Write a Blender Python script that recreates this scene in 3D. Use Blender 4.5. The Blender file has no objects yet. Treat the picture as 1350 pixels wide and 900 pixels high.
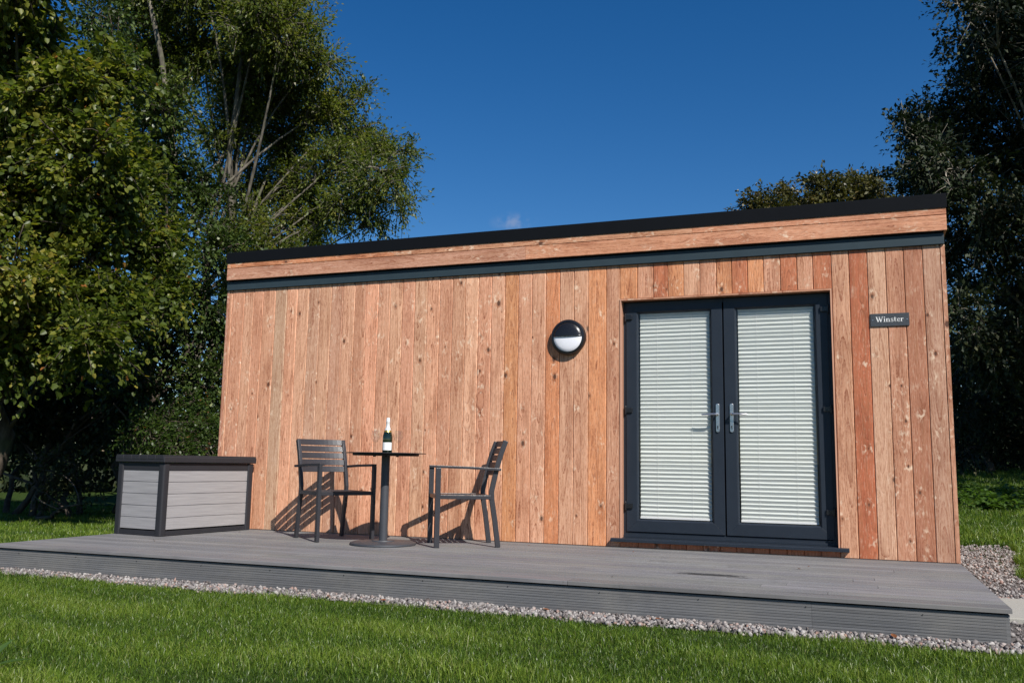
import bpy, math, random
import numpy as np
from mathutils import Vector, Matrix
random.seed(7); rng = np.random.default_rng(11)
R = math.radians
scene = bpy.context.scene
col = scene.collection

# ------------------------------------------------------------------ camera
CAM = np.array([6.376, -7.854, .7067]); YAW, PITCH, ROLL, FPX = R(20.904), R(7.850), R(.9286), 1174.14
fw = np.array([-math.sin(YAW)*math.cos(PITCH), math.cos(YAW)*math.cos(PITCH), math.sin(PITCH)])
r0 = np.array([math.cos(YAW), math.sin(YAW), 0.]); u0 = np.cross(r0, fw)
rt = math.cos(ROLL)*r0 + math.sin(ROLL)*u0; up = -math.sin(ROLL)*r0 + math.cos(ROLL)*u0
cd = bpy.data.cameras.new('camera'); cam = bpy.data.objects.new('camera', cd); col.objects.link(cam)
cam.matrix_world = Matrix(((rt[0], up[0], -fw[0], CAM[0]), (rt[1], up[1], -fw[1], CAM[1]), (rt[2], up[2], -fw[2], CAM[2]), (0, 0, 0, 1)))
cd.sensor_width = 36; cd.lens = FPX/1350*36; cd.clip_end = 2000; cd.clip_start = .05
scene.camera = cam
def at(px, py, dist):
    """world point seen at photo pixel, at a horizontal distance"""
    d = fw + rt*(px-675)/FPX - up*(py-450)/FPX
    return CAM + d*dist/math.hypot(d[0], d[1])

# ------------------------------------------------------------------ light
scene.view_settings.view_transform = 'Standard'; scene.view_settings.look = 'None'
scene.view_settings.exposure = 0.36; scene.view_settings.gamma = 1
SD = Vector((1.1, -1.0, 1.3)).normalized()
elev = math.asin(SD.z); azi = math.atan2(SD.x, SD.y)
w = bpy.data.worlds.new('World'); scene.world = w; w.use_nodes = True
nt = w.node_tree; bg = nt.nodes['Background']
sky = nt.nodes.new('ShaderNodeTexSky'); sky.sky_type = 'NISHITA'; sky.sun_disc = False
sky.sun_elevation = elev; sky.sun_rotation = azi; sky.air_density = 1.0; sky.dust_density = .15; sky.ozone_density = 3.2; sky.altitude = 300
hs_ = nt.nodes.new('ShaderNodeHueSaturation'); hs_.inputs['Saturation'].default_value = 1.36; hs_.inputs['Hue'].default_value = .506; nt.links.new(sky.outputs[0], hs_.inputs['Color']); 
cdir = Vector(tuple(at(681, 293, 1.)-CAM)).normalized()
def wn(t, **kw):
    o = nt.nodes.new('ShaderNode'+t)
    for a_, b_ in kw.items(): setattr(o, a_, b_)
    return o
tc = wn('TexCoord'); sb = wn('VectorMath', operation='SUBTRACT'); nt.links.new(tc.outputs['Generated'], sb.inputs[0]); sb.inputs[1].default_value = cdir
sc_ = wn('VectorMath', operation='MULTIPLY'); nt.links.new(sb.outputs[0], sc_.inputs[0]); sc_.inputs[1].default_value = (1., 1., 2.6)
ln_ = wn('VectorMath', operation='LENGTH'); nt.links.new(sc_.outputs[0], ln_.inputs[0])
nz_ = wn('TexNoise'); nt.links.new(tc.outputs['Generated'], nz_.inputs[0]); nz_.inputs['Scale'].default_value = 55; nz_.inputs['Detail'].default_value = 5
mr_ = wn('MapRange', interpolation_type='SMOOTHSTEP'); nt.links.new(ln_.outputs['Value'], mr_.inputs[0]); mr_.inputs[1].default_value = .036; mr_.inputs[2].default_value = .004
mr2 = wn('MapRange', interpolation_type='SMOOTHSTEP'); nt.links.new(nz_.outputs[0], mr2.inputs[0]); mr2.inputs[1].default_value = .42; mr2.inputs[2].default_value = .68; mr2.inputs[4].default_value = .30
mm_ = wn('Math', operation='MULTIPLY'); nt.links.new(mr_.outputs[0], mm_.inputs[0]); nt.links.new(mr2.outputs[0], mm_.inputs[1])
cm_ = wn('Mix', data_type='RGBA'); nt.links.new(mm_.outputs[0], cm_.inputs[0]); nt.links.new(hs_.outputs[0], cm_.inputs[6]); cm_.inputs[7].default_value = (5.2, 5.2, 6.0, 1)
nt.links.new(cm_.outputs[2], bg.inputs[0]); bg.inputs[1].default_value = .074
sl = bpy.data.lights.new('sun', 'SUN'); sl.energy = 5.0; sl.angle = R(.53); sl.color = (1, .955, .89)
so = bpy.data.objects.new('sun', sl); col.objects.link(so); so.rotation_euler = SD.to_track_quat('Z', 'Y').to_euler(); so.location = (12, -14, 18)

# ------------------------------------------------------------------ tools
def lin(c):
    return tuple((v/255/12.92 if v/255 <= .04045 else ((v/255+.055)/1.055)**2.4) for v in c)
class MB:
    def __init__(s): s.v = []; s.f = []; s.a = []; s.plank = []
    def add(s, vs, fs, pl=None):
        o = len(s.v); s.v += [tuple(map(float, q)) for q in vs]; s.f += [tuple(i+o for i in f) for f in fs]
        if pl is not None: s.plank += pl
        return s
    def box(s, x0, x1, y0, y1, z0, z1, M=None, pl=None):
        vs = [(x, y, z) for x in (x0, x1) for y in (y0, y1) for z in (z0, z1)]
        if M is not None: vs = [tuple(M @ Vector(q)) for q in vs]
        p = None
        if pl: p = [pl(*q) for q in vs]
        return s.add(vs, [(0, 1, 3, 2), (4, 6, 7, 5), (0, 4, 5, 1), (2, 3, 7, 6), (0, 2, 6, 4), (1, 5, 7, 3)], p)
    def extrude(s, poly, axis, a0, a1, pl=None):
        """closed 2D polygon (in the two other axes, cyclic order) extruded along axis"""
        n = len(poly); vs = []
        for a in (a0, a1):
            for p, q in poly: vs.append({'x': (a, p, q), 'y': (p, a, q), 'z': (p, q, a)}[axis])
        fs = [(i, (i+1) % n, (i+1) % n+n, i+n) for i in range(n)] + [tuple(range(n))[::-1], tuple(range(n, 2*n))]
        return s.add(vs, fs, [pl(*q) for q in vs] if pl else None)
    def lathe(s, prof, n=40, c=(0, 0, 0), axis='z'):
        o = []; fs = []
        for r, h in prof:
            for k in range(n):
                t = 2*math.pi*k/n; a, b = r*math.cos(t), r*math.sin(t)
                o.append((c[0]+a, c[1]+b, c[2]+h) if axis == 'z' else (c[0]+a, c[1]-h, c[2]+b))
        m = len(prof)
        for i in range(m-1):
            for k in range(n): fs.append((i*n+k, i*n+(k+1) % n, (i+1)*n+(k+1) % n, (i+1)*n+k))
        if prof[0][0] > 1e-6: fs.append(tuple(range(n))[::-1])
        if prof[-1][0] > 1e-6: fs.append(tuple(range((m-1)*n, m*n)))
        return s.add(o, fs)
    def tube(s, pts, rad, n=6):
        pts = [np.array(p, float) for p in pts]; rad = rad if hasattr(rad, '__len__') else [rad]*len(pts)
        vs = []; fs = []; ref = None
        for i, p in enumerate(pts):
            t = pts[min(i+1, len(pts)-1)] - pts[max(i-1, 0)]; t = t/(np.linalg.norm(t)+1e-9)
            if ref is None: ref = np.cross(t, [.31, .2, .93] if abs(t[2]) < .9 else [1, .1, 0])
            a = ref - t*(ref@t); a /= np.linalg.norm(a)+1e-9; b = np.cross(t, a); ref = a
            for k in range(n):
                th = 2*math.pi*k/n; vs.append(p + rad[i]*(a*math.cos(th)+b*math.sin(th)))
        for i in range(len(pts)-1):
            for k in range(n): fs.append((i*n+k, i*n+(k+1) % n, (i+1)*n+(k+1) % n, (i+1)*n+k))
        fs += [tuple(range(n))[::-1], tuple(range((len(pts)-1)*n, len(pts)*n))]
        return s.add(vs, fs)
    def bar(s, pts, wx, wy, X=(1, 0, 0)):
        """rectangular section swept along pts; X = width direction"""
        pts = [np.array(p, float) for p in pts]; X = np.array(X, float); vs = []; fs = []
        for i, p in enumerate(pts):
            t = pts[min(i+1, len(pts)-1)] - pts[max(i-1, 0)]; t /= np.linalg.norm(t)
            x = X - t*(X@t); x /= np.linalg.norm(x); y = np.cross(t, x)
            for sx, sy in ((-1, -1), (1, -1), (1, 1), (-1, 1)): vs.append(p + x*sx*wx/2 + y*sy*wy/2)
        for i in range(len(pts)-1):
            for k in range(4): fs.append((i*4+k, i*4+(k+1) % 4, i*4+4+(k+1) % 4, i*4+4+k))
        m = 4*(len(pts)-1); fs += [(3, 2, 1, 0), (m, m+1, m+2, m+3)]
        return s.add(vs, fs)
    def build(s, name, mat, parent=None, smooth=False, bevel=0, tints=None):
        me = bpy.data.meshes.new(name); me.from_pydata(s.v, [], s.f); me.validate()
        import bmesh
        b = bmesh.new(); b.from_mesh(me); bmesh.ops.recalc_face_normals(b, faces=b.faces); b.to_mesh(me); b.free()
        me.materials.append(mat)
        if s.plank and len(s.plank) == len(me.vertices):
            at_ = me.attributes.new('plank', 'FLOAT_VECTOR', 'POINT'); at_.data.foreach_set('vector', np.array([p[:3] for p in s.plank], np.float32).ravel())
            at2 = me.attributes.new('tint', 'FLOAT_VECTOR', 'POINT'); at2.data.foreach_set('vector', np.array([p[3] for p in s.plank], np.float32).ravel())
        if smooth: me.polygons.foreach_set('use_smooth', [True]*len(me.polygons))
        o = bpy.data.objects.new(name, me); col.objects.link(o)
        if smooth == 'auto':
            me.set_sharp_from_angle(angle=R(35))
        if bevel:
            m = o.modifiers.new('bevel', 'BEVEL'); m.width = bevel; m.segments = 2; m.limit_method = 'ANGLE'; m.angle_limit = R(40)
        if parent: o.parent = parent
        return o
def np_mesh(name, V, F, mat, parent=None, attrs=None, smooth=False):
    """V (n,3), F (m,k) equal-sized faces"""
    me = bpy.data.meshes.new(name); n = len(V); m, k = F.shape
    me.vertices.add(n); me.vertices.foreach_set('co', V.astype(np.float32).ravel())
    me.loops.add(m*k); me.loops.foreach_set('vertex_index', F.astype(np.int32).ravel())
    me.polygons.add(m); me.polygons.foreach_set('loop_start', np.arange(0, m*k, k, dtype=np.int32))
    me.update(calc_edges=True)
    for nm, (typ, arr) in (attrs or {}).items():
        a = me.attributes.new(nm, typ, 'POINT'); a.data.foreach_set('vector' if typ == 'FLOAT_VECTOR' else 'value', arr.astype(np.float32).ravel())
    if smooth: me.polygons.foreach_set('use_smooth', np.ones(m, bool))
    me.materials.append(mat); o = bpy.data.objects.new(name, me); col.objects.link(o)
    if parent: o.parent = parent
    return o
def thing(name, label, cat, loc=(0, 0, 0), rz=0, group=None):
    o = bpy.data.objects.new(name, None); col.objects.link(o); o.location = loc; o.rotation_euler = (0, 0, rz)
    o.empty_display_size = .2
    return tag(o, label, cat, group)
def tag(o, label=None, cat=None, group=None, kind=None):
    if label: o['label'] = label
    if cat: o['category'] = cat
    if group: o['group'] = group
    if kind: o['kind'] = kind
    return o

# ------------------------------------------------------------------ materials
class NT:
    def __init__(s, name):
        s.m = bpy.data.materials.new(name); s.m.use_nodes = True; s.t = s.m.node_tree; s.b = s.t.nodes['Principled BSDF']
        s.out = s.t.nodes['Material Output']
    def n(s, typ, **kw):
        o = s.t.nodes.new('ShaderNode'+typ)
        for k, v in kw.items(): setattr(o, k, v)
        return o
    def put(s, sock, v):
        if isinstance(v, bpy.types.NodeSocket): s.t.links.new(v, sock)
        else: sock.default_value = v if not (hasattr(v, '__len__') and len(v) == 3 and sock.type == 'RGBA') else (*v, 1)
    def math(s, op, a, b=0., c=0., clamp=False):
        o = s.n('Math', operation=op, use_clamp=clamp)
        for i, v in enumerate((a, b, c)): s.put(o.inputs[i], v)
        return o.outputs[0]
    def mix(s, f, a, b, mode='MIX'):
        o = s.n('Mix', data_type='RGBA', blend_type=mode); s.put(o.inputs[0], f); s.put(o.inputs[6], a); s.put(o.inputs[7], b); return o.outputs[2]
    def sep(s, v): o = s.n('SeparateXYZ'); s.put(o.inputs[0], v); return o.outputs
    def comb(s, x, y, z=0.):
        o = s.n('CombineXYZ')
        for i, v in enumerate((x, y, z)): s.put(o.inputs[i], v)
        return o.outputs[0]
    def noise(s, vec, scale, detail=2., rough=.5):
        o = s.n('TexNoise'); s.put(o.inputs['Vector'], vec); o.inputs['Scale'].default_value = scale; o.inputs['Detail'].default_value = detail; o.inputs['Roughness'].default_value = rough
        return o.outputs[0]
    def rng(s, v, a, b, c=0., d=1., smooth=True):
        o = s.n('MapRange', interpolation_type='SMOOTHSTEP' if smooth else 'LINEAR')
        for i, q in enumerate((v, a, b, c, d)): s.put(o.inputs[i], q)
        return o.outputs[0]
    def pos(s): return s.n('NewGeometry').outputs['Position']
    def obj(s): return s.n('TexCoord').outputs['Object']
    def attr(s, name, fac=False): o = s.n('Attribute', attribute_name=name); return o.outputs['Fac' if fac else 'Vector']
    def bump(s, h, dist=.01, strength=1.):
        o = s.n('Bump'); o.inputs['Distance'].default_value = dist; o.inputs['Strength'].default_value = strength; s.put(o.inputs['Height'], h); s.t.links.new(o.outputs[0], s.b.inputs['Normal'])
    def set(s, col_=None, rough=None, spec=None, metal=None):
        if col_ is not None: s.put(s.b.inputs['Base Color'], col_)
        if rough is not None: s.put(s.b.inputs['Roughness'], rough)
        if spec is not None: s.b.inputs['Specular IOR Level'].default_value = spec
        if metal is not None: s.b.inputs['Metallic'].default_value = metal
        return s.m

def coated(name, c, rough=.45, var=.15, scale=9., bump=.0004, spec=.5, metal=0.):
    k = NT(name); n = k.noise(k.obj(), scale, 4.); n2 = k.noise(k.obj(), scale*14, 2.)
    k.set(k.mix(n, tuple(v*(1-var) for v in c), tuple(v*(1+var) for v in c)), k.rng(n2, .3, .7, rough-.07, rough+.09), spec, metal)
    k.bump(k.noise(k.obj(), 420, 2.), bump, .6); return k.m
M = {}
M['frame'] = coated('anthracite_upvc', (.016, .022, .032), .42, spec=.35)
M['trim'] = coated('slate_blue_trim', (.024, .040, .050), .55, spec=.3)
M['black'] = coated('black_roof_edging', (.005, .006, .008), .7, spec=.08)
M['chair'] = coated('anthracite_aluminium', (.030, .029, .034), .38, spec=.4)
M['armtop'] = M['chair']
M['table'] = coated('cast_iron_grey', (.045, .048, .056), .5)
M['tabletop'] = coated('dark_tabletop', (.02, .02, .022), .22)
M['steel'] = coated('satin_steel', (.62, .61, .62), .32, metal=1.)
M['lampblack'] = coated('black_lamp_housing', (.010, .010, .012), .28)
M['resin'] = coated('dark_resin', (.022, .022, .026), .55, spec=.3, bump=.001)
M['white'] = coated('white_paper', (.75, .74, .72), .7, var=.03)
M['foil'] = coated('silver_white_foil', (.72, .72, .70), .35, var=.05, metal=.25)
M['gold'] = coated('gold_foil', (.55, .38, .12), .35, metal=.8)
M['gasket'] = coated('black_rubber', (.008, .008, .009), .6)
M['letter'] = coated('white_letter_paint', (.82, .82, .80), .5, var=.02)
M['interior'] = coated('plaster', (.35, .33, .3), .9)
k = NT('opal_diffuser'); k.set((.78, .78, .82), .3); k.b.inputs['Coat Weight'].default_value = .3; M['opal'] = k.m
k = NT('slate_plaque'); n = k.noise(k.obj(), 60, 5.); k.set(k.mix(n, (.022, .028, .034), (.052, .06, .07)), .55); k.bump(n, .002, .5); M['slate'] = k.m

def wood(name):
    k = NT(name); P = k.attr('plank'); u, v, wi = k.sep(P); T = k.attr('tint')
    # knots
    kv = k.comb(k.math('ADD', k.math('MULTIPLY', u, 1.15), k.math('MULTIPLY', wi, 3.37)), k.math('ADD', k.math('MULTIPLY', v, .72), k.math('MULTIPLY', wi, 1.91)), k.math('MULTIPLY', wi, .713))
    vo = k.n('TexVoronoi', voronoi_dimensions='3D', feature='F1'); k.put(vo.inputs['Vector'], kv); vo.inputs['Scale'].default_value = 8.5
    dist = vo.outputs['Distance']; cr, cg, cb = k.sep(vo.outputs['Color'])
    has = k.math('GREATER_THAN', cr, k.rng(k.math('FRACT', k.math('MULTIPLY', wi, 7.77)), 0, 1, .30, .80, False)); size = k.rng(k.math('POWER', cg, 1.6), 0, 1, .06, .20, False)
    dn = k.math('ADD', dist, k.math('MULTIPLY', k.math('SUBTRACT', k.noise(P, 70, 2.), .5), .05))
    knot = k.math('MULTIPLY', k.rng(dn, size, k.math('MULTIPLY', size, .6), 0, 1), has)
    halo = k.math('MULTIPLY', k.rng(dist, .62, .1, 0, 1), has)
    # growth rings of a flat-sawn board
    off = k.math('MULTIPLY', k.math('SUBTRACT', k.noise(k.comb(k.math('MULTIPLY', wi, 2.7), k.math('MULTIPLY', v, .35)), 1., 1.), .5), .16)
    dep = k.math('MULTIPLY', k.noise(k.comb(k.math('MULTIPLY', v, .7), k.math('MULTIPLY', wi, 4.1)), 1., 1.5), .22)
    uo = k.math('SUBTRACT', u, off)
    uo = k.math('MULTIPLY', uo, 1.7)
    rr = k.math('SQRT', k.math('ADD', k.math('MULTIPLY', uo, uo), k.math('MULTIPLY', dep, dep)))
    rr = k.math('ADD', rr, k.math('MULTIPLY', halo, .016))
    rr = k.math('ADD', rr, k.math('MULTIPLY', k.noise(k.comb(k.math('MULTIPLY', u, 30.), k.math('MULTIPLY', v, 5.), wi), 1., 3.), .007))
    ring = k.math('FRACT', k.math('MULTIPLY', rr, 66.))
    ring = k.math('MULTIPLY', k.math('POWER', ring, 2.6), k.rng(k.noise(k.comb(k.math('MULTIPLY', u, 70.), k.math('MULTIPLY', v, 40.), wi), 1., 2.), .38, .58, .35, 1.))
    streak = k.noise(k.comb(k.math('MULTIPLY', u, 60.), k.math('MULTIPLY', v, 1.6), k.math('MULTIPLY', wi, 3.)), 1., 5., .6)
    patch = k.noise(k.comb(k.math('MULTIPLY', u, 9.), k.math('MULTIPLY', v, 1.7), k.math('MULTIPLY', wi, 5.)), 1., 3.)
    patch2 = k.noise(k.comb(k.math('MULTIPLY', u, 22.), k.math('MULTIPLY', v, 7.), k.math('MULTIPLY', wi, 7.)), 1., 3.)
    fleck = k.noise(k.comb(k.math('MULTIPLY', u, 150.), k.math('MULTIPLY', v, 16.), k.math('MULTIPLY', wi, 9.)), 1., 3., .6)
    c = k.mix(1., T, (1.26, 1.13, 1.09), 'MULTIPLY')
    c = k.mix(k.rng(fleck, .50, .68, 0, .55), c, (.27, .105, .05))
    c = k.mix(k.rng(fleck, .46, .30, 0, .40), c, (.74, .55, .40))
    c = k.mix(k.math('MULTIPLY', ring, k.rng(patch, .3, .65, .45, 1.)), c, (.25, .07, .03), 'MIX')
    c = k.mix(k.rng(streak, .35, .72, 0, .65), c, k.mix(.65, c, (.30, .12, .05)))
    c = k.mix(k.rng(patch, .48, .72, 0, .6), c, k.mix(1., c, (.62, .50, .44), 'MULTIPLY'))
    c = k.mix(k.math('MULTIPLY', k.rng(patch2, .62, .80), .22), c, (.66, .50, .37))
    # curly grain with its glossy highlight painted pale beside a knot, dark core
    side = k.math('MULTIPLY', k.math('MULTIPLY', halo, k.rng(k.noise(k.comb(k.math('MULTIPLY', u, 40.), k.math('MULTIPLY', v, 22.), wi), 1, 2.), .50, .68)), .72)
    c = k.mix(side, c, (.84, .66, .48))
    ringk = k.math('MULTIPLY', k.rng(dist, k.math('MULTIPLY', size, 1.7), size, 0, 1), has)
    c = k.mix(k.math('MULTIPLY', ringk, .55), c, (.25, .085, .035))
    c = k.mix(k.math('MULTIPLY', knot, .85), c, (.065, .028, .016))
    k.set(c, k.rng(streak, .3, .7, .48, .68), .35)
    h = k.math('SUBTRACT', k.math('MULTIPLY', streak, .6), k.math('ADD', k.math('MULTIPLY', ring, .3), k.math('MULTIPLY', knot, .8)))
    k.bump(h, .0022, .7); return k.m
M['wood'] = wood('larch_board')

def deckmat(name, base, axis):
    k = NT(name); P = k.attr('plank'); u, v, wi = k.sep(P)
    t = k.noise(k.comb(k.math('MULTIPLY', u, 90.), k.math('MULTIPLY', v, 1.4), k.math('MULTIPLY', wi, 3.)), 1., 5., .62)
    t2 = k.noise(k.comb(k.math('MULTIPLY', u, 14.), k.math('MULTIPLY', v, .6), wi), 1., 4., .6)
    d1 = k.noise(k.pos(), 1.7, 5., .6); d2 = k.noise(k.pos(), 26., 4., .7)
    c = k.mix(k.rng(t, .3, .7), tuple(b*.74 for b in base), tuple(b*1.2 for b in base))
    c = k.mix(k.rng(t2, .3, .7, 0, .5), c, tuple(b*q for b, q in zip(base, (1.16, 1.1, 1.05))))
    c = k.mix(k.rng(d1, .42, .68, 0, .4), c, (.20, .19, .17))
    c = k.mix(k.rng(k.noise(k.pos(), 4.3, 6., .65), .55, .70, 0, .30), c, (.085, .085, .088))
    c = k.mix(k.rng(d2, .62, .74, 0, .4), c, (.06, .055, .045))
    c = k.mix(1., c, k.attr('tint'), 'MULTIPLY')
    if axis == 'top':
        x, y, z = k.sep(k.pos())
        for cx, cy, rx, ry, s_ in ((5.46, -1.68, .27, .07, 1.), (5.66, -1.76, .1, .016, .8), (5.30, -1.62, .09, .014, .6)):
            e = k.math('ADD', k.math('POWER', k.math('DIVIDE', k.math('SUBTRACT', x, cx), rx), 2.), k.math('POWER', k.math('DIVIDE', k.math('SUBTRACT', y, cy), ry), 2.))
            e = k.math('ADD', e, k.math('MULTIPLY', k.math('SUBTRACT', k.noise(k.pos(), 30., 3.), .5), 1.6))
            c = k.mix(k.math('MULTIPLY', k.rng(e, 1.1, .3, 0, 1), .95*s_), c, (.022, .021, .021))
    k.set(c, k.rng(t, .3, .7, .5, .72), .4)
    k.bump(t, .0016, .8); return k.m
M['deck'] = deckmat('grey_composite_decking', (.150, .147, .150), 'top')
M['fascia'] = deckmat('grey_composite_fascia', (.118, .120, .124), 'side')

k = NT('box_panel'); P = k.obj(); x, y, z = k.sep(P)
g = k.noise(k.comb(k.math('MULTIPLY', x, 3.), k.math('MULTIPLY', y, 3.), k.math('MULTIPLY', z, 150.)), 1., 4.)
g2 = k.noise(P, 4., 3.)
k.set(k.mix(k.rng(g, .3, .7), (.25, .24, .242), (.32, .308, .31)), .6); k.bump(g, .001, .7); M['panel'] = k.m

k = NT('pleated_blind_fabric'); k.set((.665, .68, .64), .8, .2)
tr = k.n('BsdfTranslucent'); tr.inputs[0].default_value = (.78, .78, .74, 1); mx = k.n('MixShader'); mx.inputs[0].default_value = .08
k.t.links.new(k.b.outputs[0], mx.inputs[1]); k.t.links.new(tr.outputs[0], mx.inputs[2]); k.t.links.new(mx.outputs[0], k.out.inputs[0]); M['blind'] = k.m
def glass(name, tint, ior=1.5, gain=1.):
    k = NT(name); t = k.n('BsdfTransparent'); t.inputs[0].default_value = (*tint, 1); g = k.n('BsdfGlossy'); g.inputs['Roughness'].default_value = .01
    f = k.n('Fresnel'); f.inputs[0].default_value = ior
    mx = k.n('MixShader'); bf = k.n('NewGeometry').outputs['Backfacing']; k.t.links.new(k.math('MULTIPLY', k.math('MULTIPLY', f.outputs[0], gain, clamp=True), k.math('SUBTRACT', 1., bf)), mx.inputs[0]); k.t.links.new(t.outputs[0], mx.inputs[1]); k.t.links.new(g.outputs[0], mx.inputs[2]); k.t.links.new(mx.outputs[0], k.out.inputs[0]); return k.m
M['glass'] = glass('door_glazing', (.97, .975, .975))
M['clear'] = glass('drinking_glass', (.97, .98, .98), 1.5, 1.2)
k = NT('dark_green_bottle'); k.set((.006, .014, .006), .06, .6); k.b.inputs['Coat Weight'].default_value = .5; M['bottle'] = k.m

def leafmat(name, stops, trans=.45, rough=.42):
    k = NT(name); f = k.attr('tone', True); r_ = k.n('ValToRGB'); cr = r_.color_ramp
    while len(cr.elements) < len(stops): cr.elements.new(.5)
    for e, (p, c) in zip(cr.elements, stops): e.position = p; e.color = (*c, 1)
    k.put(r_.inputs[0], f); k.set(r_.outputs[0], rough, .4)
    tr = k.n('BsdfTranslucent'); k.put(tr.inputs[0], k.mix(1., r_.outputs[0], (1.25, 1.35, .6), 'MULTIPLY')); mx = k.n('MixShader'); mx.inputs[0].default_value = trans
    k.t.links.new(k.b.outputs[0], mx.inputs[1]); k.t.links.new(tr.outputs[0], mx.inputs[2]); k.t.links.new(mx.outputs[0], k.out.inputs[0]); return k.m
M['lime'] = leafmat('lime_leaf', [(0, (.032, .052, .009)), (.45, (.085, .118, .018)), (.8, (.19, .20, .030)), (.955, (.29, .24, .04)), (.985, (.30, .12, .03)), (1, (.38, .15, .04))])
M['ash'] = leafmat('ash_leaf', [(0, (.045, .07, .012)), (.5, (.10, .13, .024)), (.85, (.20, .21, .038)), (1, (.17, .135, .04))])
M['dark'] = leafmat('dark_leaf', [(0, (.028, .05, .011)), (.6, (.062, .095, .02)), (1, (.14, .17, .035))], .2)
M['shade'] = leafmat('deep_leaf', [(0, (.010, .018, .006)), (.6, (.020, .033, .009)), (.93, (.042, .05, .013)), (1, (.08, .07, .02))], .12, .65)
M['olive'] = leafmat('olive_leaf', [(0, (.04, .045, .012)), (.6, (.085, .08, .02)), (1, (.16, .11, .035))], .2)
M['shrub'] = leafmat('bramble_leaf', [(0, (.03, .06, .012)), (.6, (.06, .10, .018)), (.9, (.12, .15, .03)), (1, (.22, .05, .03))])
M['weed'] = leafmat('weed_leaf', [(0, (.05, .10, .02)), (1, (.11, .19, .04))])
M['grass'] = leafmat('grass_blade', [(0, (.034, .068, .008)), (.5, (.098, .170, .016)), (.9, (.21, .28, .035)), (1, (.24, .24, .11))], .35, .38)
M['dead'] = leafmat('dead_leaf', [(0, (.12, .045, .02)), (.6, (.24, .09, .035)), (1, (.33, .18, .07))], .1, .6)

def barkmat(name, c):
    k = NT(name); P = k.obj(); x, y, z = k.sep(P)
    n = k.noise(k.comb(k.math('MULTIPLY', x, 14.), k.math('MULTIPLY', y, 14.), k.math('MULTIPLY', z, 4.)), 1., 5., .6); n2 = k.noise(P, 2.5, 4.)
    cc = k.mix(k.rng(n, .3, .7), tuple(v*.45 for v in c), tuple(v*1.3 for v in c)); cc = k.mix(k.rng(n2, .5, .7, 0, .5), cc, (.06, .075, .03))
    k.set(cc, .85, .2); k.bump(n, .02, .8); return k.m
M['bark'] = barkmat('grey_bark', (.26, .23, .19)); M['barkdark'] = barkmat('brown_bark', (.09, .07, .055)); M['barkash'] = barkmat('ash_bark', (.13, .115, .09))

k = NT('soil_and_turf'); P = k.pos(); n = k.noise(P, 3., 5.); n2 = k.noise(P, 40., 4.)
c = k.mix(k.rng(n2, .3, .7), (.022, .042, .008), (.045, .075, .014)); c = k.mix(k.rng(n, .5, .75, 0, .4), c, (.055, .06, .02)); k.set(c, .9, .1); k.bump(n2, .03); M['turf'] = k.m
k = NT('gravel_bed'); n2 = k.noise(k.pos(), 60., 4.); k.set(k.mix(n2, (.07, .06, .055), (.16, .145, .135)), .9); k.bump(n2, .02); M['bed'] = k.m
k = NT('gravel_stone'); f = k.attr('tone', True); r_ = k.n('ValToRGB'); cr = r_.color_ramp
for p_, c_ in ((.35, (.17, .152, .145)), (.6, (.26, .238, .226)), (.85, (.40, .375, .35))): e = cr.elements.new(p_); e.color = (*c_, 1)
cr.elements[0].color = (.07, .055, .05, 1); cr.elements[-1].color = (.30, .17, .13, 1)
k.put(r_.inputs[0], f); n2 = k.noise(k.pos(), 90., 3.); k.set(k.mix(k.rng(n2, .3, .7, 0, .4), r_.outputs[0], (.16, .14, .13)), .75); M['stone'] = k.m
k = NT('concrete_paving'); n2 = k.noise(k.pos(), 30., 6., .7); n = k.noise(k.pos(), 3., 3.); k.set(k.mix(n, k.mix(n2, (.30, .28, .25), (.42, .40, .37)), (.33, .32, .27)), .85); k.bump(n2, .004); M['slab'] = k.m

# ------------------------------------------------------------------ ground
def sstep(t): t = np.clip(t, 0, 1); return t*t*(3-2*t)
def gz(x, y):
    x = np.asarray(x, float); y = np.asarray(y, float)
    h = -.205 + .95*sstep((y-3.5)/11.)*sstep((x-5.5)/2.5)
    h = h + .012*np.sin(y*5.1+x*.7)*np.sin(x*1.3+2) * sstep((-y-2.6)/.5)
    h = h + 2.0*sstep((np.hypot(x-6, y+8)-40)/160.)
    return h
def axis_pts(lo, hi, c0, c1, fine, coarse_n):
    a = np.arange(c0, c1+1e-6, fine); t = np.linspace(0, 1, coarse_n+1)[1:]
    return np.concatenate([(c0-(c0-lo)*t**2.2)[::-1], a, c1+(hi-c1)*t**2.2])
X = axis_pts(-500, 500, -12, 14, .25, 22); Y = axis_pts(-500, 500, -9, 16, .25, 22)
XX, YY = np.meshgrid(X, Y); V = np.stack([XX, YY, gz(XX, YY)], -1).reshape(-1, 3)
nx, ny = len(X), len(Y); I = np.arange((ny-1)*nx).reshape(ny-1, nx)[:, :-1].ravel()
tag(np_mesh('ground', V, np.stack([I, I+1, I+nx+1, I+nx], -1), M['turf'], smooth=True), kind='structure')

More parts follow.
